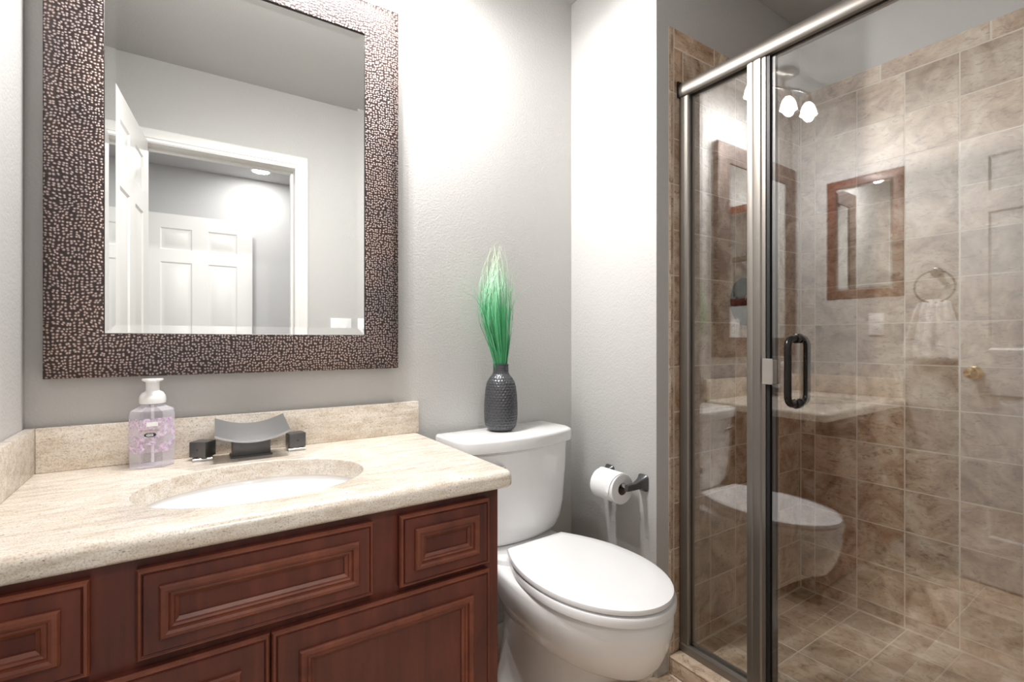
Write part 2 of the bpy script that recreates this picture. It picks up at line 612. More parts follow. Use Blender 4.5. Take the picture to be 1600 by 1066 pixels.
# valve wall
XT0 = 1.332
bm = bmesh.new()
box(bm, XT0 + 0.003, XF - 0.006, YV - 0.0055, YV - 0.0005, 0.0, ztop - 0.004)
struct(build('wall_valve_grout', bm, M['grout']), 'pale grout bed behind the valve wall tiles', 'grout')
bm = bmesh.new()
xs = [1.3565, 1.4036] + cuts(1.4036, XF - 0.008, 1.4036, PT)[1:]
for a, b in zip(xs[:-1], xs[1:]):
    for c, d in zip(rows[:-1], rows[1:]):
        tile_block(bm, 'y', YV - 0.0005, a, b, c, d)
xb_ = [1.3565] + cuts(1.40, XF - 0.008, 1.5786, 0.307)[1:]
for a, b in zip(xb_[:-1], xb_[1:]):
    tile_block(bm, 'y', YV - 0.0005, a, b, rows[-1], ztop, bev=0.002)
struct(build('wall_valve_tile', bm, M['tile'], angle=25), 'brown stone tiles on the shower wall with the valve', 'tile wall')
bm = bmesh.new()
zz = [0.002, 0.052] + [0.100 + 0.3048 * k for k in range(0, 7)] + [ztop]
for c, d in zip(zz[:-1], zz[1:]):
    tile_block(bm, 'y', YV - 0.0005, XT0, 1.3565, c, d, th=0.008, bev=0.0035)
struct(build('trim_4', bm, M['tile_floor'], angle=40), 'rounded stone edging beside the shower frame', 'trim')
# shower floor
bm = bmesh.new()
box(bm, XG + 0.02, XF - 0.001, YC + 0.001, YV - 0.001, -0.04, SZ - 0.001)
struct(build('floor_shower', bm, M['floor_grout']), 'pale grout bed of the shower floor', 'floor')
bm = bmesh.new()
xs = cuts(XG + 0.045, XF - 0.009, 1.7235, PT)
ys = cuts(YC + 0.009, YV - 0.009, 0.697, PT)
for a, b in zip(xs[:-1], xs[1:]):
    for c, d in zip(ys[:-1], ys[1:]):
        tile_block(bm, 'z', SZ - 0.006, a, b, c, d)
struct(build('floor_shower_tile', bm, M['tile_floor'], angle=25), 'beige stone tiles on the shower floor', 'tile floor')
# curb under the glass
CX0, CX1 = 1.335, XG + 0.045
bm = bmesh.new()
box(bm, CX0 + 0.004, CX1 - 0.002, YC + 0.001, YV - 0.008, -0.05, 0.054)
struct(build('shower_curb', bm, M['grout']), 'low curb under the shower glass', 'curb')
bm = bmesh.new()
cy = cuts(YC + 0.004, YV - 0.008, 0.905, 0.1535)
for a, b in zip(cy[:-1], cy[1:]):
    box(bm, CX0 - 0.003, CX0 + 0.005, a + 0.0012, b - 0.0012, 0.006, 0.0525, bev=0.0012, seg=1)
cy = cuts(YC + 0.004, YV - 0.008, 0.83, 0.307)
for a, b in zip(cy[:-1], cy[1:]):
    box(bm, CX0 - 0.005, CX1 - 0.001, a + 0.0012, b - 0.0012, 0.0535, 0.0625, bev=0.004, seg=2)
struct(build('shower_curb_tile', bm, M['tile_floor'], angle=40), 'beige stone tiles capping the shower curb', 'curb')
# bathroom floor
bm = bmesh.new()
xs = cuts(XL + 0.002, CX0 - 0.004, 1.02, 0.31)
ys = cuts(YC2, YB - 0.001, 0.93, 0.31)
for a, b in zip(xs[:-1], xs[1:]):
    for c, d in zip(ys[:-1], ys[1:]):
        tile_block(bm, 'z', -0.006, a, b, c, d, g=0.004)
struct(build('floor_tile', bm, M['tile_floor'], angle=25), 'beige stone tiles of the bathroom floor', 'tile floor')

# ------------------------------------------------------------------ vanity cabinet
FY = 0.952                                # face-frame plane
CXR = 0.592
van = thing('vanity_cabinet', 'dark red cherry vanity cabinet with raised panel drawers and doors', 'cabinet', (0.15, 1.22, 0.0))
bm = bmesh.new()
x0 = XL + 0.003
box(bm, x0, x0 + 0.018, FY + 0.018, YB - 0.018, 0.09, 0.766)
box(bm, CXR - 0.018, CXR, FY + 0.018, YB - 0.018, 0.0, 0.766, bev=0.001, seg=1)
box(bm, x0, CXR, FY + 0.018, YB - 0.018, 0.09, 0.108)
box(bm, x0, CXR, YB - 0.026, YB - 0.016, 0.09, 0.60)
box(bm, x0, CXR, FY + 0.075, FY + 0.09, 0.0, 0.10)
build('carcass', bm, M['wood'], van)
bm = bmesh.new()
FT = FY + 0.019
box(bm, x0, CXR, FY, FT, 0.09, 0.7655, bev=0.0008, seg=1)
build('face_frame', bm, M['wood'], van)

def rect_ring(xa, xb, za, zb, p, y):
    return [Vector((xa + p, y, za + p)), Vector((xb - p, y, za + p)), Vector((xb - p, y, zb - p)), Vector((xa + p, y, zb - p))]


def cab_front(name, xa, xb, za, zb, inset, band, parent, vertical=False):
    """Slab with a beaded edge, a raised picture-frame moulding and a recessed field."""
    yb, yf = FY - 0.0005, FY - 0.020
    i0, i1 = inset, inset + band
    bm = bmesh.new()
    prof = [(0.0, yb), (0.0, yf + 0.006), (0.002, yf + 0.0025), (0.006, yf + 0.0015), (0.0075, yf + 0.003), (0.009, yf)]
    loft(bm, [rect_ring(xa, xb, za, zb, p, y) for p, y in prof], True, False)
    loft(bm, [rect_ring(xa, xb, za, zb, p, y) for p, y in ((0.009, yf), (i0, yf), (i0 + 0.001, yf + 0.004), (i1 - 0.001, yf + 0.008))], False, True)
    fr = build(name, bm, M['wood'], parent, angle=25)
    bm = bmesh.new()
    w = band
    prof = [(0.0, yf + 0.0025), (0.0, yf - 0.004), (w * 0.10, yf - 0.0075), (w * 0.30, yf - 0.0085), (w * 0.46, yf - 0.0065),
            (w * 0.52, yf - 0.0025), (w * 0.62, yf - 0.0035), (w * 0.74, yf - 0.002), (w * 0.80, yf + 0.001), (w, yf + 0.0045), (w, yf + 0.0075)]
    loft(bm, [rect_ring(xa + i0, xb - i0, za + i0, zb - i0, p, y) for p, y in prof], False, False)
    build('moulding', bm, M['wood_edge'], fr, angle=25)
    bm = bmesh.new()
    prof = [(-0.0006, yf + 0.008), (-0.0006, yf + 0.0058), (0.002, yf + 0.0018), (0.0052, yf + 0.0008)]
    loft(bm, [rect_ring(xa, xb, za, zb, p, y) for p, y in prof], False, False)
    build('edge_bead', bm, M['wood_edge'], fr, angle=25)
    return fr


cab_front('drawer_front', -0.288, -0.118, 0.612, 0.751, 0.030, 0.027, van)
cab_front('drawer_front', -0.063, 0.300, 0.612, 0.751, 0.028, 0.026, van)
cab_front('drawer_front', 0.354, 0.560, 0.609, 0.751, 0.029, 0.026, van)
cab_front('door', -0.288, 0.1195, 0.115, 0.595, 0.043, 0.026, van)
cab_front('door', 0.1235, 0.560, 0.115, 0.595, 0.043, 0.026, van)

# ------------------------------------------------------------------ countertop
ZT, ZB_ = 0.807, 0.767
SCX, SCY, SA, SB = 0.128, 1.167, 0.217, 0.164
top = thing('countertop', 'beige granite countertop with backsplash on the cherry vanity', 'countertop', (0.15, 1.22, ZB_))
OX0, OX1, OY0, OY1, RC = XL + 0.002, 0.625, 0.930, YB - 0.002, 0.022


def outline(inset, n=192):
    """Rounded rectangle sampled at the angles of the sink ellipse, moved inward by inset."""
    pts = []
    for k in range(n):
        a = 2 * PI * k / n
        dx, dy = math.cos(a), math.sin(a)
        lo, hi = 0.0, 3.0

        def inside(px, py):
            if not (OX0 <= px <= OX1 and OY0 <= py <= OY1):
                return False
            qx = max(OX0 + RC - px, px - (OX1 - RC), 0)
            qy = max(OY0 + RC - py, py - (OY1 - RC), 0)
            return not (qx > 0 and qy > 0 and qx * qx + qy * qy > RC * RC)
        for _ in range(40):
            mid = (lo + hi) / 2
            if inside(SCX + dx * mid, SCY + dy * mid):
                lo = mid
            else:
                hi = mid
        px, py = SCX + dx * lo, SCY + dy * lo
        # inward normal
        cx_, cy_ = min(max(px, OX0 + RC), OX1 - RC), min(max(py, OY0 + RC), OY1 - RC)
        nx, ny = cx_ - px, cy_ - py
        ln = math.hypot(nx, ny) or 1.0
        pts.append((px + nx / ln * inset, py + ny / ln * inset))
    return pts


# denser sampling near the corners comes from using many angles
NA = 360
angs = [2 * PI * k / NA for k in range(NA)]


def ell(s, z, n=NA):
    r = []
    for k in range(n):
        a = 2 * PI * k / n
        # same ray as the outline
        dx, dy = math.cos(a), math.sin(a)
        t = 1.0 / math.sqrt((dx / (SA * s)) ** 2 + (dy / (SB * s)) ** 2)
        r.append(Vector((SCX + dx * t, SCY + dy * t, z)))
    return r


def oring(inset, z):
    return [Vector((x, y, z)) for x, y in outline(inset, NA)]


bm = bmesh.new()
rt, rb = 0.018, 0.010
rings = [ell(0.995, ZB_), ell(0.995, ZT - 0.004), ell(1.0, ZT - 0.0012), ell(1.012, ZT)]
rings += [oring(0.10 * 0 + rt, ZT)]
for k in range(1, 7):
    a = PI / 2 * k / 6
    rings.append(oring(rt - rt * math.sin(a), ZT - rt + rt * math.cos(a)))
rings.append(oring(0.0, ZB_ + rb))
for k in range(1, 5):
    a = PI / 2 * k / 4
    rings.append(oring(rb - rb * math.cos(a), ZB_ + rb - rb * math.sin(a)))
rings.append(ell(1.12, ZB_))
rings.append(ell(0.995, ZB_))
loft(bm, rings, False, False)
bmesh.ops.remove_doubles(bm, verts=bm.verts, dist=1e-6)
build('slab', bm, M['granite'], top, angle=30)
bm = bmesh.new()
box(bm, XL + 0.021, 0.622, YB - 0.021, YB - 0.001, ZT + 0.0002, 0.907, bev=0.002)
build('backsplash', bm, M['granite'], top)
bm = bmesh.new()
box(bm, XL + 0.0015, XL + 0.0208, 0.945, YB - 0.001, ZT + 0.0002, 0.907, bev=0.002)
build('side_splash', bm, M['granite'], top)

# undermount sink
snk = thing('sink', 'white oval basin sunk into the beige granite countertop', 'sink', (SCX, SCY, 0.62))
bm = bmesh.new()
rings = []
for s, z in ((1.10, 0.7665), (1.10, 0.760), (1.05, 0.757), (1.00, 0.72), (0.93, 0.675), (0.80, 0.640), (0.5, 0.618), (0.14, 0.610)):
    rings.append(ell(s, z, 96))
outer = [ell(s, z, 96) for s, z in ((0.12, 0.622), (0.5, 0.632), (0.77, 0.655), (0.88, 0.684), (0.955, 0.722), (0.985, 0.752), (1.03, 0.7665))]
loft(bm, rings + [], False, False)
loft(bm, outer, False, False)
loft(bm, [rings[0], outer[-1]], False, False)
loft(bm, [rings[-1], outer[0]], False, False)
bmesh.ops.remove_doubles(bm, verts=bm.verts, dist=1e-6)
build('basin', bm, M['porcelain'], snk, angle=50)
bm = bmesh.new()
lathe(bm, [(0.019, 0.600), (0.024, 0.618), (0.026, 0.6245), (0.022, 0.6265), (0.008, 0.627)], c=(SCX, SCY, 0), n=32)
build('drain', bm, M['chrome'], snk)

# ------------------------------------------------------------------ faucet
fau = thing('faucet', 'pewter waterfall faucet with two cube handles behind the sink', 'faucet', (0.139, 1.425, ZT))
bm = bmesh.new()
box(bm, 0.092, 0.186, 1.402, 1.452, ZT + 0.0005, 0.812, bev=0.001, seg=1)
box(bm, 0.096, 0.182, 1.405, 1.448, 0.811, 0.856, bev=0.0015)
build('base', bm, M['pewter_dark'], fau)
bm = bmesh.new()
nx_, ny_ = 24, 8
rt_, rb_ = [], []
for j in range(ny_ + 1):
    t = j / ny_
    y = 1.452 + (1.358 - 1.452) * t
    ra, rbm = [], []
    for i in range(nx_ + 1):
        s = -1 + 2 * i / nx_
        hw = 0.079 + 0.0035 * t
        x = 0.139 + hw * s
        z = 0.886 - 0.030 * t + 0.019 * s * s
        ra.append(Vector((x, y, z)))
        rbm.append(Vector((x, y + 0.0005, z - 0.0055)))
    rt_.append(ra)
    rb_.append(rbm)
rings = [a + list(reversed(b)) for a, b in zip(rt_, rb_)]
loft(bm, rings, True, True)
sp = build('spout', bm, M['pewter'], fau, angle=40)


def cube_handle(cx_, cy_, rot, lab):
    mt = Matrix.Translation((cx_, cy_, 0)) @ Matrix.Rotation(rot, 4, 'Z')
    bm = bmesh.new()
    box(bm, -0.021, 0.021, -0.019, 0.019, 0.8155, 0.853, bev=0.0012, mtx=mt)
    h = build('handle', bm, M['pewter_dark'], fau)
    bm = bmesh.new()
    box(bm, -0.022, 0.022, -0.022, 0.022, ZT + 0.0004, 0.8135, bev=0.001, seg=1, mtx=Matrix.Translation((cx_, cy_, 0)))
    box(bm, -0.010, 0.010, -0.010, 0.010, 0.8130, 0.8158, mtx=Matrix.Translation((cx_, cy_, 0)))
    build('handle_base', bm, M['nickel'], h)
    bm = bmesh.new()
    lathe(bm, [(0.0028, 0.0), (0.0028, 0.0006)], n=16, mtx=mt @ Matrix.Translation((0, -0.0193, 0.834)) @ Matrix.Rotation(PI / 2, 4, 'X'))
    build('set_screw', bm, M['slot'], h)


cube_handle(0.034, 1.436, math.radians(-38), 'left')
cube_handle(0.247, 1.433, math.radians(6), 'right')

# ------------------------------------------------------------------ soap bottle
SBX, SBY = -0.066, 1.434
soap = thing('soap_bottle', 'clear lilac pump soap bottle on the granite counter beside the faucet', 'soap bottle', (SBX, SBY, ZT))
m, nt, b = mat('clear_soap')
b.inputs['Base Color'].default_value = (0.93, 0.92, 0.97, 1)
b.inputs['Transmission Weight'].default_value = 0.0
b.inputs['Roughness'].default_value = 0.05
b.inputs['IOR'].default_value = 1.4
trn = N(nt, 'ShaderNodeBsdfTransparent')
trn.inputs['Color'].default_value = (0.90, 0.895, 0.94, 1)
mxs = N(nt, 'ShaderNodeMixShader')
lw = N(nt, 'ShaderNodeLayerWeight', i_Blend=0.35)
mr = N(nt, 'ShaderNodeMapRange')
mr.inputs['To Min'].default_value = 0.14
mr.inputs['To Max'].default_value = 0.75
L(nt, lw.outputs['Facing'], mr.inputs['Value'])
L(nt, mr.outputs['Result'], mxs.inputs['Fac'])
L(nt, trn.outputs[0], mxs.inputs[1])
L(nt, b.outputs[0], mxs.inputs[2])
L(nt, mxs.outputs[0], nt.nodes['Material Output'].inputs['Surface'])
M['clear'] = m


def octo(hw, hd, ch, z):
    pts = [(-hw + ch, -hd), (hw - ch, -hd), (hw, -hd + ch), (hw, hd - ch), (hw - ch, hd), (-hw + ch, hd), (-hw, hd - ch), (-hw, -hd + ch)]
    return [Vector((SBX + x, SBY + y, z)) for x, y in pts]


bm = bmesh.new()
prof = [(0.0395, 0.0325, 0.021, ZT + 0.0006), (0.0425, 0.0355, 0.022, ZT + 0.004), (0.043, 0.036, 0.022, 0.930), (0.041, 0.034, 0.022, 0.938), (0.026, 0.024, 0.017, 0.947), (0.0225, 0.0215, 0.0125, 0.950), (0.0225, 0.0215, 0.0125, 0.956)]
loft(bm, [octo(*p) for p in prof])
bo = build('bottle', bm, M['clear'], soap, angle=20)
bm = bmesh.new()
tube(bm, [(SBX, SBY, 0.815), (SBX, SBY, 0.95)], 0.0032, 10)
build('dip_tube', bm, M['plastic_white'], bo)
bm = bmesh.new()
lathe(bm, [(0.0235, 0.9535), (0.026, 0.9545), (0.0265, 0.962), (0.0255, 0.971), (0.021, 0.979), (0.0145, 0.983), (0.0135, 0.986), (0.0135, 1.0035), (0.020, 1.0065), (0.0212, 1.0085), (0.0205, 1.0112), (0.004, 1.012)], c=(SBX, SBY, 0), n=40)
mt = Matrix.Translation((SBX, SBY, 0))
box(bm, -0.0085, 0.0085, -0.030, 0.0, 1.0045, 1.0112, bev=0.002, mtx=mt)
build('pump', bm, M['plastic_white'], soap)
# printed lilac blossom label wrapped over the front faces
m, nt, b = mat('lilac_label')
vo = N(nt, 'ShaderNodeTexVoronoi', i_Scale=260.0)
L(nt, coords(nt), vo.inputs['Vector'])
nz = N(nt, 'ShaderNodeTexNoise', i_Scale=55.0, i_Detail=2.0)
L(nt, coords(nt), nz.inputs['Vector'])
c = ramp(nt, vo.outputs['Color'], [(0.2, (0.52, 0.32, 0.60)), (0.5, (0.80, 0.62, 0.78)), (0.8, (0.78, 0.76, 0.90))])
L(nt, c, b.inputs['Base Color'])
al = N(nt, 'ShaderNodeMapRange')
al.inputs['From Min'].default_value = 0.40
al.inputs['From Max'].default_value = 0.62
al.inputs['To Min'].default_value = 0.15
al.inputs['To Max'].default_value = 0.8
L(nt, nz.outputs['Fac'], al.inputs['Value'])
L(nt, al.outputs['Result'], b.inputs['Alpha'])
M['lilac'] = m
bm = bmesh.new()
e = 0.0006
r0 = [Vector((SBX + x, SBY + y, 0)) for x, y in ((-0.043 - e, 0.0), (-0.043 - e, -0.014), (-0.021, -0.036 - e), (0.021, -0.036 - e), (0.043 + e, -0.014), (0.043 + e, 0.0))]
loft(bm, [[p + Vector((0, 0, 0.843)) for p in r0], [p + Vector((0, 0, 0.922)) for p in r0]], False, False, closed=False)
lb = build('label', bm, M['lilac'], soap, angle=20)
lb['label'] = 'lilac blossom print'
yq = SBY - 0.036 - 0.0014
bm = bmesh.new()
box(bm, SBX - 0.010, SBX + 0.012, yq, yq + 0.0004, 0.904, 0.914, bev=0)
build('label_tag', bm, M['plastic_white'], lb)
bm = bmesh.new()
box(bm, SBX - 0.021, SBX + 0.014, yq, yq + 0.0004, 0.8935, 0.8955)
build('label_line', bm, simple('gold_ink', (0.42, 0.34, 0.20), 0.4, 0.4), lb)
bm = bmesh.new()
rings = []
for s in (0.0, 1.0):
    rings.append([Vector((SBX - 0.003 + 0.0115 * math.cos(t * PI / 12), yq + 0.0004 - s * 0.0004, 0.8845 + 0.0052 * math.sin(t * PI / 12))) for t in range(24)])
loft(bm, rings)
em = build('label_emblem', bm, simple('black_ink', (0.02, 0.02, 0.02), 0.5), lb)
bm = bmesh.new()
for xx in (-0.0090, -0.0062, -0.0034, -0.0006, 0.0020):
    box(bm, SBX + xx - 0.0009, SBX + xx + 0.0009, yq - 0.0006, yq - 0.0001, 0.8826, 0.8858)
box(bm, SBX - 0.0085, SBX + 0.0025, yq - 0.0006, yq - 0.0001, 0.8872, 0.8878)
box(bm, SBX - 0.0085, SBX + 0.0025, yq - 0.0006, yq - 0.0001, 0.8811, 0.8816)
build('emblem_lettering', bm, M['plastic_white'], lb)

# ------------------------------------------------------------------ wall mirror
MX0, MX1, MZ0, MZ1 = -0.2622, 0.5483, 1.016, 2.1163
IX0, IX1, IZ0, IZ1 = -0.159, 0.446, 1.1165, 2.018
mir = thing('wall_mirror', 'large mirror with slanted edges in a hammered copper frame above the sink', 'mirror', (0.143, YB, MZ0))


def frame_ring(t, y):
    """t=0 outer edge, t=1 inner edge."""
    a = MX0 + (IX0 - MX0) * t
    b_ = MX1 + (IX1 - MX1) * t
    c = MZ0 + (IZ0 - MZ0) * t
    d = MZ1 + (IZ1 - MZ1) * t
    return [Vector((a, y, c)), Vector((b_, y, c)), Vector((b_, y, d)), Vector((a, y, d))]


bm = bmesh.new()
prof = [(0.0, YB - 0.002), (0.0, 1.466), (0.03, 1.4625), (0.25, 1.4605), (0.55, 1.4605), (0.85, 1.4625), (0.97, 1.4645), (1.0, 1.4655), (1.0, YB - 0.010), (0.0, YB - 0.002)]
loft(bm, [frame_ring(t, y) for t, y in prof], False, False)
build('frame', bm, M['hammered'], mir, angle=50)
bm = bmesh.new()
for t0, t1 in ((1.0, 1.018),):
    loft(bm, [frame_ring(t0, 1.4660), frame_ring(t0 + 0.004, 1.4652), frame_ring(t1, 1.4665), frame_ring(t1, 1.474)], False, False)
build('inner_lip', bm, M['dark_lip'], mir)


def glass_ring(d, y):
    return [Vector((IX0 + d, y, IZ0 + d)), Vector((IX1 - d, y, IZ0 + d)), Vector((IX1 - d, y, IZ1 - d)), Vector((IX0 + d, y, IZ1 - d))]


bm = bmesh.new()
loft(bm, [glass_ring(-0.004, 1.486), glass_ring(-0.004, 1.4700), glass_ring(0.0215, 1.4713)], True, True)
build('mirror_glass', bm, M['mirror'], mir, smooth=False)

# ------------------------------------------------------------------ toilet (local: u right, v forward = -y, origin at wall on floor)
TOI = thing('toilet', 'white two piece toilet with closed lid between vanity and shower', 'toilet', (0.897, YB - 0.012, 0.0), math.radians(3.2))
ZERO = Vector((0, 0, 0))


def egg(hw, vb, vf, z, wide=0.45, n=64, pw=2.0, flat=0.0):
    """Egg-shaped ring: half width hw, back at vb, front at vf; widest at a fraction of the length."""
    vc = vb + (vf - vb) * wide
    r = []
    for k in range(n):
        a = 2 * PI * k / n
        cs, sn = math.cos(a), math.sin(a)
        u = hw * math.copysign(abs(cs) ** (2 / pw), cs)
        if sn >= 0:
            v = vc + (vf - vc) * abs(sn) ** (2 / 2.0)
        else:
            v = vc - (vc - vb) * abs(sn) ** (2 / pw)
        r.append(Vector((u, -v, z)))
    return r


def seat_ring(hw, vb, vf, z, hb, n=72):
    """Seat outline: straight back edge of half width hb, widest in the middle, round front."""
    pts = []
    vc = vb + (vf - vb) * 0.48
    half = n // 2
    for k in range(half + 1):
        a = PI * k / half            # right side -> front -> left side
        pts.append((hw * math.cos(a), vc + (vf - vc) * math.sin(a) ** 0.98))
    m_ = n - half - 1
    m2 = m_ // 2
    left, right = [], []
    for k in range(1, m2 + 1):
        t = k / m2
        u = hw - (hw - hb) * (t ** 2.1)
        left.append((-u, vc - (vc - vb) * t))
    for k in range(m_ - m2):
        t = 1 - k / (m_ - m2)
        u = hw - (hw - hb) * (t ** 2.1)
        right.append((u, vc - (vc - vb) * t))
    pts += left + right
    return [Vector((u, -v, z)) for u, v in pts]


# bowl with pedestal, one surface
bm = bmesh.new()
rings = [
    egg(0.112, 0.10, 0.50, 0.0, 0.5, pw=2.6), egg(0.114, 0.10, 0.505, 0.012, 0.5, pw=2.6), egg(0.104, 0.105, 0.495, 0.03, 0.5, pw=2.5),
    egg(0.092, 0.11, 0.485, 0.09, 0.5, pw=2.4), egg(0.090, 0.11, 0.50, 0.155, 0.52), egg(0.094, 0.11, 0.57, 0.215, 0.53),
    egg(0.104, 0.10, 0.635, 0.262, 0.55), egg(0.112, 0.10, 0.668, 0.284, 0.56), egg(0.132, 0.10, 0.680, 0.286, 0.56), egg(0.137, 0.10, 0.684, 0.291, 0.56),
    egg(0.150, 0.10, 0.698, 0.312, 0.56), egg(0.164, 0.095, 0.708, 0.336, 0.56), egg(0.176, 0.09, 0.715, 0.360, 0.56),
    egg(0.181, 0.085, 0.724, 0.398, 0.56), egg(0.179, 0.08, 0.723, 0.423, 0.56), egg(0.172, 0.085, 0.714, 0.433, 0.56)]
loft(bm, rings, True, True)
bowl = build('bowl', bm, M['porcelain'], TOI, off=ZERO, angle=60)
bm = bmesh.new()                       # deck that carries the tank
rings = []
for z, w, v0, v1 in ((0.32, 0.10, 0.05, 0.27), (0.38, 0.125, 0.035, 0.28), (0.42, 0.140, 0.03, 0.29), (0.444, 0.145, 0.03, 0.275), (0.450, 0.141, 0.034, 0.268)):
    ring = []
    for k in range(48):
        a = 2 * PI * k / 48
        cs, sn = math.cos(a), math.sin(a)
        ring.append(Vector((w * math.copysign(abs(cs) ** 0.5, cs), -((v0 + v1) / 2 + (v1 - v0) / 2 * math.copysign(abs(sn) ** 0.5, sn)), z)))
    rings.append(ring)
loft(bm, rings)
build('tank_deck', bm, M['porcelain'], bowl, off=ZERO, angle=60)
bm = bmesh.new()                       # seat ring
rings = [seat_ring(0.170, 0.268, 0.717, 0.4345, 0.106), seat_ring(0.178, 0.263, 0.727, 0.440, 0.110), seat_ring(0.179, 0.263, 0.728, 0.456, 0.110), seat_ring(0.176, 0.265, 0.725, 0.4605, 0.108)]
loft(bm, rings)
build('seat', bm, M['plastic_white'], TOI, off=ZERO, angle=50)
bm = bmesh.new()                       # closed lid, slightly domed
rings = [seat_ring(0.172, 0.249, 0.717, 0.4640, 0.107), seat_ring(0.1755, 0.247, 0.722, 0.4665, 0.109), seat_ring(0.176, 0.246, 0.723, 0.472, 0.110), seat_ring(0.174, 0.248, 0.721, 0.4775, 0.108),
         seat_ring(0.166, 0.253, 0.712, 0.4805, 0.103), seat_ring(0.135, 0.275, 0.675, 0.4825, 0.086), seat_ring(0.07, 0.35, 0.585, 0.484, 0.05)]
loft(bm, rings)
build('seat_lid', bm, M['plastic_white'], TOI, off=ZERO, angle=40)
for s in (-1, 1):
    bm = bmesh.new()
    box(bm, s * 0.075 - 0.022, s * 0.075 + 0.022, -0.268, -0.234, 0.4485, 0.466, bev=0.006, seg=3)
    build('hinge', bm, M['plastic_white'], TOI, off=ZERO, angle=50)


def tank_ring(hw, v0, v1, bow, z, r=0.035, n_front=28):
    """Flat back, bowed front, rounded front corners."""
    pts = [(-hw, v0), (-hw + 0.0, v0 + 0.02)]
    fr = []
    for k in range(n_front + 1):
        s = -1 + 2 * k / n_front
        u = hw * s
        v = v1 - bow * s * s
        q = max(0.0, abs(s) - (1 - r / hw)) / (r / hw)
        v -= r * (1 - math.sqrt(max(0.0, 1 - q * q)))
        fr.append((u, v))
    pts = [(-hw, v0)] + fr + [(hw, v0)]
    pts += [(hw * (1 - 2 * k / 8), v0) for k in range(1, 8)]
    return [Vector((u, -v, z)) for u, v in pts]


bm = bmesh.new()
rings = []
for z, hw, v0, v1, bow in ((0.452, 0.140, 0.035, 0.175, 0.030), (0.458, 0.163, 0.030, 0.190, 0.034), (0.472, 0.180, 0.027, 0.198, 0.036), (0.50, 0.192, 0.025, 0.204, 0.037),
                           (0.55, 0.203, 0.023, 0.208, 0.038), (0.65, 0.210, 0.022, 0.212, 0.039), (0.757, 0.214, 0.021, 0.215, 0.040)):
    rings.append(tank_ring(hw, v0, v1, bow, z))
loft(bm, rings)
build('tank', bm, M['porcelain'], TOI, off=ZERO, angle=50)
bm = bmesh.new()
rings = []
for z, d in ((0.7580, -0.004), (0.7600, 0.0), (0.790, 0.0012), (0.7965, -0.001), (0.7995, -0.005), (0.8003, -0.012)):
    rings.append(tank_ring(0.226 + d, 0.017 - d * 0.5, 0.227 + d, 0.042, z, 0.030))
loft(bm, rings)
build('tank_lid', bm, M['porcelain'], TOI, off=ZERO, angle=50)
bm = bmesh.new()
lathe(bm, [(0.013, 0.0), (0.013, 0.006), (0.008, 0.009), (0.007, 0.016)], n=24, mtx=Matrix.Translation((-0.155, -0.195, 0.715)) @ Matrix.Rotation(PI / 2, 4, 'X'))
tube(bm, [(-0.155, -0.209, 0.715), (-0.125, -0.212, 0.713), (-0.095, -0.213, 0.709)], [0.006, 0.0055, 0.007], 12)
lv = build('flush_lever', bm, M['chrome'], TOI, off=ZERO)
lv['label'] = 'small chrome flush lever'
for s in (-1, 1):
    bm = bmesh.new()
    lathe(bm, [(0.016, 0.0), (0.0165, 0.008), (0.014, 0.017), (0.008, 0.022), (0.002, 0.024)], n=24, mtx=Matrix.Translation((s * 0.122, -0.21, 0.002)))
    build('bolt_cap', bm, M['plastic_white'], TOI, off=ZERO)

# water shutoff behind the bowl
sv = thing('shutoff_valve', 'white water shutoff valve with hose low on the wall behind the toilet', 'valve', (0.71, YB, 0.16))
bm = bmesh.new()
lathe(bm, [(0.028, 0.0005), (0.026, 0.006), (0.012, 0.009), (0.009, 0.012), (0.009, 0.055), (0.012, 0.056), (0.012, 0.075), (0.004, 0.076)], c=(0.71, YB, 0.16), axis='y', n=24)
build('valve_body', bm, M['plastic_white'], sv)
bm = bmesh.new()
lathe(bm, [(0.012, 0.077), (0.021, 0.079), (0.022, 0.088), (0.015, 0.092)], c=(0.71, YB, 0.16), axis='y', n=24)
build('valve_knob', bm, M['plastic_white'], sv)
bm = bmesh.new()
tube(bm, [(0.71, YB - 0.065, 0.168), (0.705, YB - 0.066, 0.24), (0.70, YB - 0.075, 0.33), (0.715, YB - 0.09, 0.39), (0.735, YB - 0.10, 0.425)], 0.006, 10)
build('supply_hose', bm, M['plastic_white'], sv)

# ------------------------------------------------------------------ vase and grass on the tank
VX, VY, VZ = 0.8815, 1.398, 0.8008
m, nt, b = None, None, None
bm = bmesh.new()
prof = [(0.0, 0.034), (0.004, 0.043), (0.014, 0.0510), (0.03, 0.0548), (0.06, 0.0565), (0.09, 0.0560), (0.12, 0.0540), (0.145, 0.0510), (0.163, 0.0460), (0.176, 0.0385), (0.186, 0.0300), (0.192, 0.0268), (0.200, 0.0258), (0.222, 0.0258)]


def prof_r(h):
    for (a, ra), (b_, rb2) in zip(prof[:-1], prof[1:]):
        if a <= h <= b_:
            t = (h - a) / (b_ - a)
            return ra + (rb2 - ra) * t
    return prof[-1][1]


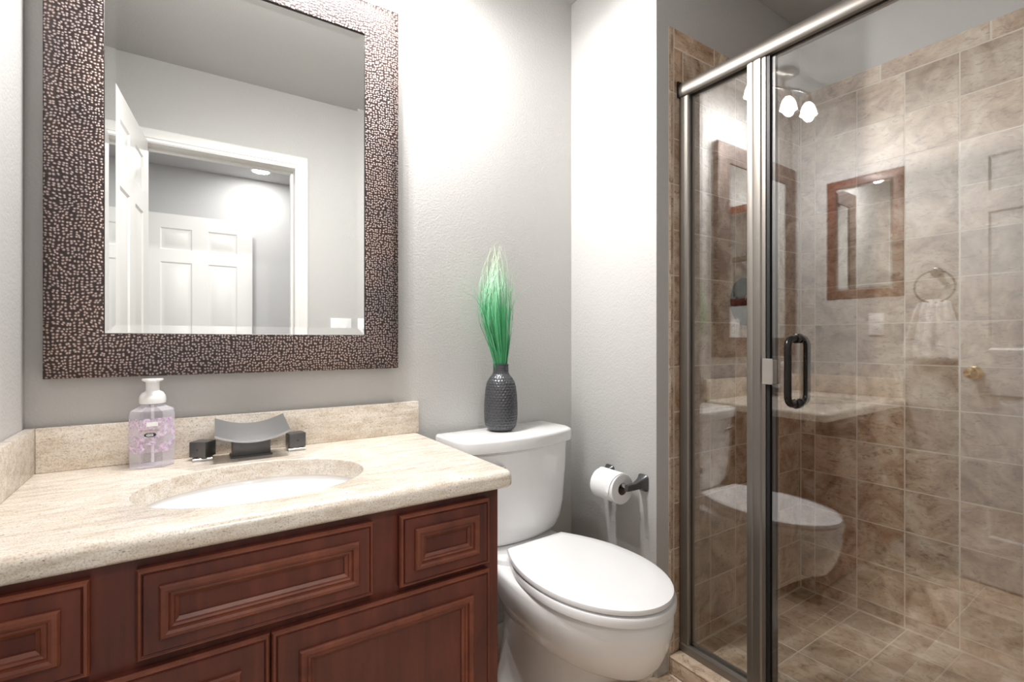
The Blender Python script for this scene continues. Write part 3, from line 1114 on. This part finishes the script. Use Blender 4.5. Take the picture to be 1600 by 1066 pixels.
NT, NH = 30 * 8, 150
rings = []
row_h = 0.0088
for j in range(NH + 1):
    h = 0.222 * j / NH
    ring = []
    row = int(h // row_h)
    fz = (h / row_h) % 1.0 - 0.5
    r0_ = prof_r(h)
    amp = 0.0016 if 0.010 < h < 0.219 else 0.0
    if r0_ < 0.035:
        amp *= 0.6
    for k in range(NT):
        ft = (k / 8.0 + (0.5 if row % 2 else 0.0)) % 1.0 - 0.5
        d = math.sqrt((ft * 1.0) ** 2 + (fz * 0.9) ** 2) / 0.5
        dz = -amp * max(0.0, 1 - d * d) ** 0.8 if d < 1 else 0.0
        a = 2 * PI * k / NT
        ring.append(Vector((VX + (r0_ + dz) * math.cos(a), VY + (r0_ + dz) * math.sin(a), VZ + h)))
    rings.append(ring)
for h, r in ((0.2225, 0.0245), (0.220, 0.0228), (0.17, 0.0228), (0.165, 0.005)):
    rings.append([Vector((VX + r * math.cos(2 * PI * k / NT), VY + r * math.sin(2 * PI * k / NT), VZ + h)) for k in range(NT)])
loft(bm, rings)
tag(build('vase', bm, M['vase'], angle=60), 'dark grey dimpled ceramic vase standing on the toilet tank lid', 'vase')

m, nt, b = mat('grass_blade')
tc = N(nt, 'ShaderNodeTexCoord')
sx = N(nt, 'ShaderNodeSeparateXYZ')
L(nt, tc.outputs['Object'], sx.inputs[0])
mr = N(nt, 'ShaderNodeMapRange')
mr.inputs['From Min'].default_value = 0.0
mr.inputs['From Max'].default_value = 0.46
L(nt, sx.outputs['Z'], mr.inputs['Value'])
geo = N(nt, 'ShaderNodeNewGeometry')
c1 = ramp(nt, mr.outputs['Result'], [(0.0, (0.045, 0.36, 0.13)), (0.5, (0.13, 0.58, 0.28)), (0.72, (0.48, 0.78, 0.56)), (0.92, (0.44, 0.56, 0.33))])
hs = N(nt, 'ShaderNodeHueSaturation')
mr2 = N(nt, 'ShaderNodeMapRange')
mr2.inputs['To Min'].default_value = 0.55
mr2.inputs['To Max'].default_value = 1.5
L(nt, geo.outputs['Random Per Island'], mr2.inputs['Value'])
L(nt, mr2.outputs['Result'], hs.inputs['Value'])
L(nt, c1, hs.inputs['Color'])
L(nt, hs.outputs['Color'], b.inputs['Base Color'])
b.inputs['Roughness'].default_value = 0.38
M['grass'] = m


def blade(bm, pts, w0, facing):
    """Thin folded ribbon along pts (closed V section so it has thickness)."""
    n = len(pts)
    rings = []
    for i, p in enumerate(pts):
        t = i / (n - 1)
        w = w0 * (1 - 0.85 * t)
        d = (pts[min(i + 1, n - 1)] - pts[max(i - 1, 0)]).normalized()
        s = d.cross(facing)
        s = s.normalized() if s.length > 1e-5 else Vector((1, 0, 0))
        nn = s.cross(d).normalized()
        rings.append([p - s * w, p + nn * w * 0.35, p + s * w, p - nn * w * 0.15])
    loft(bm, rings)


bm = bmesh.new()
gr = random.Random(11)
base = Vector((VX, VY, VZ + 0.17))
lean = Vector((-0.022, 0.0, 0))
for k in range(185):
    a = gr.uniform(0, 2 * PI)
    rr = math.sqrt(gr.random())
    out = Vector((math.cos(a), math.sin(a), 0))
    Rb = 0.062 * (0.25 + 0.75 * rr)
    Hb = gr.uniform(0.19, 0.29)
    Ht = gr.uniform(0.31, 0.40) if k % 3 else gr.uniform(0.38, 0.455)
    tipr = gr.uniform(-0.026, 0.034)
    swirl = Vector((-math.sin(a), math.cos(a), 0)) * gr.uniform(-0.03, 0.03)
    p0 = base + out * (0.019 * rr)
    pn = base + out * (0.022 * rr) + Vector((0, 0, 0.06))
    pb = base + out * Rb + lean + Vector((0, 0, Hb))
    pt = base + out * tipr + swirl + lean * 0.9 + Vector((0, 0, Ht))
    pm = pb + out * 0.006 + swirl * 0.3 + Vector((0, 0, (Ht - Hb) * 0.42))
    ctrl = [p0, pn, (pn + pb) / 2 + out * 0.002, pb, pm * 0.72 + pt * 0.28, pt]
    # catmull-rom through the control points
    pts = []
    cc = [ctrl[0] * 2 - ctrl[1]] + ctrl + [ctrl[-1] * 2 - ctrl[-2]]
    for i in range(1, len(cc) - 2):
        for q in range(4):
            t = q / 4
            p = 0.5 * ((2 * cc[i]) + (cc[i + 1] - cc[i - 1]) * t + (2 * cc[i - 1] - 5 * cc[i] + 4 * cc[i + 1] - cc[i + 2]) * t * t + (3 * cc[i] - cc[i - 1] - 3 * cc[i + 1] + cc[i + 2]) * t ** 3)
            pts.append(p)
    pts.append(ctrl[-1])
    blade(bm, pts, gr.uniform(0.0013, 0.0024), out + Vector((0, 0, 0.2)))
# a few long wispy strays
for side, dx, dz, z0 in ((-1, -0.125, 0.105, 0.235), (-1, -0.10, 0.07, 0.225), (1, 0.080, 0.10, 0.22), (1, 0.045, 0.12, 0.26), (1, 0.022, 0.16, 0.25)):
    p0 = base + lean + Vector((side * 0.05, -0.01, z0))
    p1 = p0 + Vector((dx * 0.35, -0.005, dz * 0.62))
    p2 = p0 + Vector((dx, -0.01, dz))
    st = base + Vector((side * 0.012, -0.005, 0))
    pts = [st, st * 0.45 + p0 * 0.55 + Vector((side * 0.008, 0, 0)), p0, p0 * 0.4 + p1 * 0.6, p1, p1 * 0.5 + p2 * 0.5, p2]
    blade(bm, pts, 0.0021, Vector((0, 1, 0)))
bmesh.ops.translate(bm, verts=bm.verts, vec=-base)
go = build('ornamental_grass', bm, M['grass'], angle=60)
go.location = base
tag(go, 'bundle of artificial green grass blades standing in the dark grey vase', 'grass')

# ------------------------------------------------------------------ toilet paper
TX, TZ = 1.203, 0.620
tph = thing('toilet_paper_holder', 'dark pewter two post paper holder on the alcove wall', 'paper holder', (XW, 1.205, TZ))
for y, s in ((1.128, -1), (1.284, 1)):
    bm = bmesh.new()
    rings = []
    for x, h, w in ((XW - 0.0008, 0.028, 0.0215), (XW - 0.004, 0.028, 0.0215), (XW - 0.007, 0.025, 0.019), (XW - 0.02, 0.017, 0.0125), (XW - 0.045, 0.0115, 0.0085), (XW - 0.070, 0.0115, 0.0075), (XW - 0.083, 0.0105, 0.0070)):
        c = 0.2
        ring = []
        for k in range(32):
            a = 2 * PI * k / 32
            cs, sn = math.cos(a), math.sin(a)
            ring.append(Vector((x, y + w * math.copysign(abs(cs) ** 0.4, cs), TZ + 0.006 + h * math.copysign(abs(sn) ** 0.4, sn) - (0.006 if x < XW - 0.03 else 0.0))))
        rings.append(ring)
    loft(bm, rings)
    build('post', bm, M['pewter_dark'], tph, angle=40)
bm = bmesh.new()
tube(bm, [(TX, 1.132, TZ), (TX, 1.28, TZ)], 0.0085, 20)
build('roller', bm, M['chrome'], tph)
rol = thing('toilet_paper_roll', 'white toilet paper roll with folded end on the pewter holder', 'toilet paper', (TX, 1.205, TZ))
bm = bmesh.new()
RZ = TZ - 0.0105
lathe(bm, [(0.0200, -0.0518), (0.0485, -0.0520), (0.0500, -0.0505), (0.0500, 0.0505), (0.0485, 0.0520), (0.0200, 0.0518), (0.0200, -0.0518)], c=(TX, 1.205, RZ), axis='y', n=64, cap0=False, cap1=False)
build('paper', bm, M['paper'], rol, angle=40)
bm = bmesh.new()
lathe(bm, [(0.0198, -0.052), (0.0198, 0.052), (0.0190, 0.052), (0.0190, -0.052), (0.0198, -0.052)], c=(TX, 1.205, RZ), axis='y', n=40, cap0=False, cap1=False)
build('core', bm, M['card'], rol)
bm = bmesh.new()
rings = []
for k in range(15):                    # loose last sheet folded to a point over the front
    t = k / 14
    a = math.radians(75 + 118 * t)
    r = 0.0512 + 0.0015 * math.sin(t * PI) + (0.002 if t > 0.9 else 0)
    w = 0.0505 * (1 - max(0.0, t - 0.18) / 0.82)
    px, pz = TX + r * math.cos(a), RZ + r * math.sin(a)
    yc = 1.205 - (0.0505 - w) * 0.75
    rings.append([Vector((px, yc - w - 0.0004, pz)), Vector((px, yc + w + 0.0004, pz)), Vector((px + 0.0007 * math.cos(a), yc + w, pz + 0.0007 * math.sin(a))), Vector((px + 0.0007 * math.cos(a), yc - w, pz + 0.0007 * math.sin(a)))])
loft(bm, rings)
build('loose_sheet', bm, M['paper'], rol)

# ------------------------------------------------------------------ shower enclosure
PIV = Vector((XG, YV - 0.008, 0))
ROT = math.radians(0.8)
enc = thing('shower_enclosure', 'brushed bronze shower frame with a narrow fixed glass panel', 'shower enclosure', (XG, YV - 0.009, 0.0625))
yw = YV - 0.0095
ye = YC + 0.003
bm = bmesh.new()
rings = []
hp = [(-0.023, 1.916), (-0.027, 1.920), (-0.029, 1.932), (-0.028, 1.946), (-0.023, 1.958), (-0.014, 1.9645), (0.0, 1.9665), (0.014, 1.9645), (0.023, 1.958), (0.028, 1.946), (0.029, 1.932), (0.027, 1.920), (0.023, 1.916), (0.009, 1.916), (0.009, 1.929), (-0.009, 1.929), (-0.009, 1.916)]
loft(bm, [[Vector((XG + x, y, z)) for x, z in hp] for y in (yw, ye)])
build('header_rail', bm, M['bronze'], enc, angle=40)
bm = bmesh.new()
box(bm, XG - 0.031, XG + 0.031, yw - 0.004, yw + 0.002, 1.914, 1.9685, bev=0.0015, seg=1)
build('header_cap', bm, M['bronze_dark'], enc)
bm = bmesh.new()
bp = [(-0.020, 0.0632), (-0.020, 0.086), (-0.0165, 0.0915), (-0.009, 0.0925), (-0.008, 0.085), (0.004, 0.084), (0.005, 0.098), (0.010, 0.098), (0.020, 0.078), (0.020, 0.0632)]
loft(bm, [[Vector((XG + x, y, z)) for x, z in bp] for y in (yw, ye)])
build('bottom_track', bm, M['bronze'], enc, angle=30)
bm = bmesh.new()
jp = [(-0.018, yw), (-0.018, yw - 0.030), (-0.015, yw - 0.034), (-0.006, yw - 0.034), (-0.006, yw - 0.022), (0.006, yw - 0.022), (0.006, yw - 0.034), (0.015, yw - 0.034), (0.018, yw - 0.030), (0.018, yw)]
loft(bm, [[Vector((XG + x, y, z)) for x, y in jp] for z in (0.0925, 1.9165)])
build('wall_jamb', bm, M['bronze'], enc, angle=30)
PY0, PY1 = 0.770, 0.832                # post
bm = bmesh.new()
pp = [(-0.016, PY1 - 0.003), (-0.020, PY1 - 0.006), (-0.022, PY1 - 0.02), (-0.0205, PY1 - 0.024), (-0.022, PY1 - 0.028), (-0.022, PY0 + 0.016), (-0.018, PY0 + 0.012), (-0.018, PY0 + 0.002), (-0.012, PY0), (0.016, PY0), (0.020, PY0 + 0.006), (0.020, PY1 - 0.006), (0.016, PY1)]
loft(bm, [[Vector((XG + x, y, z)) for x, y in pp] for z in (0.0925, 1.9165)])
build('post', bm, M['bronze'], enc, angle=30)
bm = bmesh.new()
box(bm, XG - 0.0155, XG + 0.014, PY0 - 0.009, PY0 - 0.0002, 0.095, 1.915)
gk = build('gasket', bm, M['gasket'], enc)
gk['label'] = 'black seal strip down the post'


def glass_pane(name, ya, yb, za, zb, parent):
    bm = bmesh.new()
    box(bm, -0.004, 0.004, ya, yb, za, zb)
    mt = Matrix.Translation((XG, (ya + yb) / 2, 0)) @ Matrix.Rotation(ROT, 4, 'Z') @ Matrix.Translation((0, -(ya + yb) / 2, 0))
    bmesh.ops.transform(bm, matrix=mt, verts=bm.verts)
    return build(name, bm, M['glass'], parent, smooth=False)


fp = glass_pane('fixed_glass', PY1 + 0.0005, yw - 0.0225, 0.0855, 1.9275, enc)
door = thing('shower_door', 'clear glass shower door with a black loop handle', 'shower door', (XG, 0.45, 0.0985))
glass_pane('door_glass', ye + 0.012, PY0 - 0.011, 0.099, 1.9115, door)
bm = bmesh.new()
box(bm, XG - 0.007, XG + 0.007, PY0 - 0.021, PY0 - 0.0105, 0.101, 1.911, bev=0.001, seg=1)
build('edge_strip', bm, simple('grey_strip', (0.10, 0.095, 0.09), 0.4, 0.5), door)
bm = bmesh.new()
box(bm, XG - 0.012, XG + 0.012, ye + 0.004, ye + 0.014, 0.10, 1.911, bev=0.001, seg=1)
build('hinge_rail', bm, M['bronze'], door)
bm = bmesh.new()
box(bm, XG - 0.010, XG + 0.010, PY0 - 0.05, PY0 - 0.0215, 0.0995, 0.110, bev=0.001, seg=1)
build('bottom_bracket', bm, M['nickel'], door)
bm = bmesh.new()
box(bm, XG - 0.030, XG - 0.026, PY0 - 0.024, PY0 + 0.006, 0.977, 1.050, bev=0.001, seg=1)
box(bm, XG - 0.030, XG - 0.0085, PY0 - 0.026, PY0 - 0.0215, 0.980, 1.047, bev=0.001, seg=1)
build('latch_plate', bm, M['nickel'], door)
HYc = 0.692
loop = []
r_c, xo = 0.024, 0.052
ztp, zbt = 1.107, 0.928
corner = lambda cx_, cz_, a0, a1: [(cx_ + r_c * math.cos(math.radians(a0 + (a1 - a0) * t / 6)), HYc, cz_ + r_c * math.sin(math.radians(a0 + (a1 - a0) * t / 6))) for t in range(7)]
for sgn, nm in ((-1, 'outer'), (1, 'inner')):
    x_ = XG + sgn * xo
    if sgn < 0:
        path = [(XG - 0.007, HYc, ztp)] + corner(x_ + r_c, ztp - r_c, 90, 180) + corner(x_ + r_c, zbt + r_c, 180, 270) + [(XG - 0.007, HYc, zbt)]
    else:
        path = [(XG + 0.007, HYc, ztp)] + corner(x_ - r_c, ztp - r_c, 90, 0) + corner(x_ - r_c, zbt + r_c, 0, -90) + [(XG + 0.007, HYc, zbt)]
    bm = bmesh.new()
    tube(bm, path, 0.0093, 18)
    for z in (ztp, zbt):
        lathe(bm, [(0.0135, sgn * 0.0066), (0.0135, sgn * 0.011), (0.0115, sgn * 0.0125)], c=(XG, HYc, z), axis='x', n=28)
    build('handle', bm, M['bronze_dark'], door, angle=50)

# shower valve on the tiled wall
VXc, VZc = 1.764, 1.249
vy = YV - 0.0066
val = thing('shower_valve', 'round black shower valve plate with copper ring on the tiled wall', 'shower valve', (VXc, vy, VZc))
bm = bmesh.new()
lathe(bm, [(0.088, 0.0002), (0.090, 0.004), (0.084, 0.010), (0.060, 0.015), (0.038, 0.018), (0.030, 0.019)], c=(VXc, vy, VZc), axis='y', n=56)
build('escutcheon', bm, M['bronze_dark'], val, angle=40)
bm = bmesh.new()
lathe(bm, [(0.026, 0.0185), (0.027, 0.045), (0.024, 0.055), (0.010, 0.058)], c=(VXc, vy, VZc), axis='y', n=40)
tube(bm, [(VXc, vy - 0.045, VZc), (VXc - 0.035, vy - 0.05, VZc - 0.004), (VXc - 0.075, vy - 0.052, VZc - 0.010)], [0.011, 0.0085, 0.0095], 14)
build('lever', bm, M['bronze_dark'], val, angle=40)
bm = bmesh.new()
lathe(bm, [(0.0300, 0.0188), (0.0305, 0.022), (0.0275, 0.024), (0.0268, 0.0188)], c=(VXc, vy, VZc), axis='y', n=40, cap0=False, cap1=False)
build('trim_ring', bm, M['copper'], val)

# ------------------------------------------------------------------ left wall: recessed cabinet, outlet, towel (seen in the shower glass)
med = thing('medicine_cabinet', 'wood framed mirrored medicine cabinet on the left wall, reflected in the shower glass', 'medicine cabinet', (XL, 1.13, 1.334))
bm = bmesh.new()
A0, A1, B0, B1 = 0.945, 1.308, 1.334, 2.002


def lr(p, x):
    return [Vector((x, A0 + p, B0 + p)), Vector((x, A1 - p, B0 + p)), Vector((x, A1 - p, B1 - p)), Vector((x, A0 + p, B1 - p))]


loft(bm, [lr(0, XL + 0.0004), lr(0, XL + 0.0014), lr(0.010, XL + 0.0062), lr(0.045, XL + 0.0066), lr(0.05, XL + 0.0025), lr(0.05, XL + 0.0004)], False, False)
build('frame', bm, M['wood'], med)
bm = bmesh.new()
loft(bm, [lr(0.0495, XL + 0.0004), lr(0.0495, XL + 0.003), lr(0.060, XL + 0.0048)], True, True)
build('mirror_door', bm, M['mirror'], med, smooth=False)


def outlet_plate(name, label, cat, c, axis, w, h, kind):
    t = thing(name, label, cat, c)
    mt = Matrix.Translation(c)
    if axis == 'x':                     # faces +x
        mt = mt @ Matrix.Rotation(PI / 2, 4, 'Z')
    else:                               # faces +y
        mt = mt @ Matrix.Rotation(PI, 4, 'Z')
    bm = bmesh.new()
    box(bm, -w / 2, w / 2, -0.006, -0.0004, -h / 2, h / 2, bev=0.0022, mtx=mt)
    build('cover_plate', bm, M['plastic_white'], t)
    if kind == 'outlet':
        for s in (-1, 1):
            bm = bmesh.new()
            box(bm, -0.016, 0.016, -0.0078, -0.0055, s * 0.019 - 0.0135, s * 0.019 + 0.0135, bev=0.001, mtx=mt)
            sk = build('socket', bm, M['plastic_white'], t)
            bm = bmesh.new()
            for dx in (-0.0062, 0.0062):
                box(bm, dx - 0.0011, dx + 0.0011, -0.0083, -0.0076, s * 0.019 + 0.0005, s * 0.019 + 0.0085, mtx=mt)
            box(bm, -0.0022, 0.0022, -0.0083, -0.0076, s * 0.019 - 0.0095, s * 0.019 - 0.005, mtx=mt)
            build('slots', bm, M['slot'], sk)
    else:
        for dx in (-0.023, 0.023):
            bm = bmesh.new()
            box(bm, dx - 0.005, dx + 0.005, -0.0155, -0.0055, -0.006, 0.012, bev=0.0015, mtx=mt)
            build('toggle', bm, M['plastic_white'], t)
    return t


outlet_plate('electrical_outlet', 'white duplex outlet on the left wall, reflected in the shower glass', 'outlet', (XL, 1.066, 1.190), 'x', 0.072, 0.116, 'outlet')
outlet_plate('light_switch', 'white double light switch plate on the doorway wall, seen in the mirror', 'light switch', (0.738, YC, 1.172), 'y', 0.116, 0.116, 'switch')

TY = 0.815
ring = thing('towel_ring', 'dark round towel ring on the left wall, reflected in the shower glass', 'towel ring', (XL, TY, 1.44))
bm = bmesh.new()
lathe(bm, [(0.024, 0.0005), (0.024, 0.006), (0.012, 0.012), (0.010, 0.04), (0.013, 0.046), (0.012, 0.052), (0.004, 0.054)], c=(XL, TY, 1.44), axis='x', n=28)
build('mount', bm, M['pewter_dark'], ring)
bm = bmesh.new()
tube(bm, [(XL + 0.044, TY + 0.078 * math.sin(2 * PI * k / 40), 1.365 + 0.078 * math.cos(2 * PI * k / 40)) for k in range(40)], 0.0045, 10, closed=True)
build('ring', bm, M['pewter_dark'], ring)
bm = bmesh.new()
tx = XL + 0.044
grid = []
NU, NV = 36, 30
for j in range(NV + 1):
    t = j / NV
    # over the ring: front half falls to z=1.00, back half a little shorter
    s = -1 + 2 * t
    row = []
    for i in range(NU + 1):
        u = -1 + 2 * i / NU
        drop = abs(s) ** 1.05
        w = 0.062 + 0.050 * min(1, drop * 1.4)
        z = 1.302 - drop * (0.295 if s > 0 else 0.265) - 0.016 * u * u * (1 - drop)
        fold = 0.009 * math.sin(u * 7.0 + 0.6) * (0.35 + drop) + 0.004 * math.sin(u * 15)
        x = tx + math.copysign(min(1.0, abs(s) * 6) * 0.013, s) + fold * (1 if s > 0 else 0.5)
        row.append(Vector((max(x, XL + 0.012), TY + u * w + 0.008 * drop * u, z + 0.006 * math.sin(u * 5) * drop)))
    grid.append(row)
vs = [[bm.verts.new(p) for p in r] for r in grid]
for a, b_ in zip(vs[:-1], vs[1:]):
    for k in range(NU):
        bm.faces.new((a[k], a[k + 1], b_[k + 1], b_[k]))
tw = build('hand_towel', bm, M['towel'], angle=80)
so = tw.modifiers.new('thickness', 'SOLIDIFY')
so.thickness = 0.006
so.offset = 0
tag(tw, 'white hand towel hanging from the ring, reflected in the shower glass', 'towel')

# ------------------------------------------------------------------ vanity track light on the ceiling (reflected in the shower glass)
LX, LY = 0.295, 1.268
lamp = thing('track_light', 'satin nickel ceiling light with curved bar and white glass shades, reflected in the shower glass', 'ceiling light', (LX, LY, ZC))
bm = bmesh.new()
lathe(bm, [(0.060, 0.0005), (0.060, 0.014), (0.050, 0.026), (0.028, 0.032), (0.012, 0.034), (0.010, 0.075)], c=(LX, LY, ZC), n=40, mtx=Matrix.Translation((0, 0, 2 * ZC)) @ Matrix.Scale(-1, 4, (0, 0, 1)))
build('canopy', bm, M['nickel'], lamp)
bm = bmesh.new()
bar = []
for k in range(25):
    t = -1 + 2 * k / 24
    bar.append((LX + 0.30 * t, LY + 0.045 * math.sin(t * PI), ZC - 0.078))
tube(bm, bar, 0.007, 12)
build('curved_bar', bm, M['nickel'], lamp)
M['shade'] = emit('lit_frosted_shade', (1.0, 0.96, 0.90), 9.0)
for dx in (-0.175, -0.03, 0.115, 0.26):
    t = dx / 0.30
    sx_, sy_ = LX + dx, LY + 0.045 * math.sin(t * PI)
    bm = bmesh.new()
    lathe(bm, [(0.010, 0.0), (0.010, 0.030), (0.017, 0.034), (0.017, 0.052), (0.012, 0.055)], n=24, mtx=Matrix.Translation((sx_, sy_, ZC - 0.07)) @ Matrix.Scale(-1, 4, (0, 0, 1)))
    hd = build('lamp_head', bm, M['nickel'], lamp)
    bm = bmesh.new()
    prof_s = [(0.016, 0.054), (0.024, 0.064), (0.031, 0.082), (0.036, 0.108), (0.038, 0.112), (0.035, 0.112), (0.029, 0.084), (0.022, 0.067), (0.014, 0.058)]
    lathe(bm, prof_s + [prof_s[0]], n=32, cap0=False, cap1=False, mtx=Matrix.Translation((sx_, sy_, ZC - 0.07)) @ Matrix.Scale(-1, 4, (0, 0, 1)))
    build('glass_shade', bm, M['shade'], hd)
    ld = bpy.data.lights.new('halogen_bulb', 'SPOT')
    ld.energy = BULB_W
    ld.spot_size = math.radians(172)
    ld.spot_blend = 1.0
    ld.color = (1.0, 0.975, 0.95)
    ld.shadow_soft_size = 0.018
    lo = bpy.data.objects.new('halogen_bulb', ld)
    COL.objects.link(lo)
    lo.parent = lamp
    lo.location = Vector((sx_, sy_, ZC - 0.07 - 0.122)) - lamp.location
    lo.rotation_euler = Vector((0.55, -0.42, -0.72) if dx > 0 else (0.0, -0.25, -0.96)).to_track_quat('-Z', 'Y').to_euler()
    pd = bpy.data.lights.new('bulb_glow', 'POINT')
    pd.energy = GLOW_W
    pd.color = (1.0, 0.975, 0.95)
    pd.shadow_soft_size = 0.02
    po = bpy.data.objects.new('bulb_glow', pd)
    COL.objects.link(po)
    po.parent = lamp
    po.location = Vector((sx_, sy_, ZC - 0.07 - 0.124)) - lamp.location

# recessed hall light, then an added one near the doorway as front fill
for i, (hx, hy, lab) in enumerate(((0.49, -1.38, 'round recessed ceiling light in the hall, seen in the mirror'), (0.25, -0.62, 'added fill light outside the doorway, shaped like a recessed ceiling light'))):
    t = thing('hall_or_fill_light', lab, 'ceiling light', (hx, hy, ZC))
    bm = bmesh.new()
    lathe(bm, [(0.060, 0.0), (0.062, 0.004), (0.075, 0.003), (0.076, 0.0)], n=40, cap0=False, cap1=False, mtx=Matrix.Translation((hx, hy, ZC - 0.0003)) @ Matrix.Scale(-1, 4, (0, 0, 1)))
    build('trim_ring', bm, M['plastic_white'], t)
    bm = bmesh.new()
    lathe(bm, [(0.060, 0.0), (0.0595, 0.002)], n=40, mtx=Matrix.Translation((hx, hy, ZC - 0.0005)) @ Matrix.Scale(-1, 4, (0, 0, 1)))
    build('lens', bm, emit('lit_lens', (1, 0.97, 0.93), 6.0), t)
    ld = bpy.data.lights.new('hall_or_fill_lamp', 'AREA')
    ld.shape = 'DISK'
    ld.size = 0.12
    ld.energy = HALL_W * (0.42 if i == 0 else 1.45)
    ld.color = (1.0, 0.97, 0.94)
    lo = bpy.data.objects.new('hall_or_fill_lamp', ld)
    COL.objects.link(lo)
    lo.parent = t
    lo.location = (0, 0, -0.006)
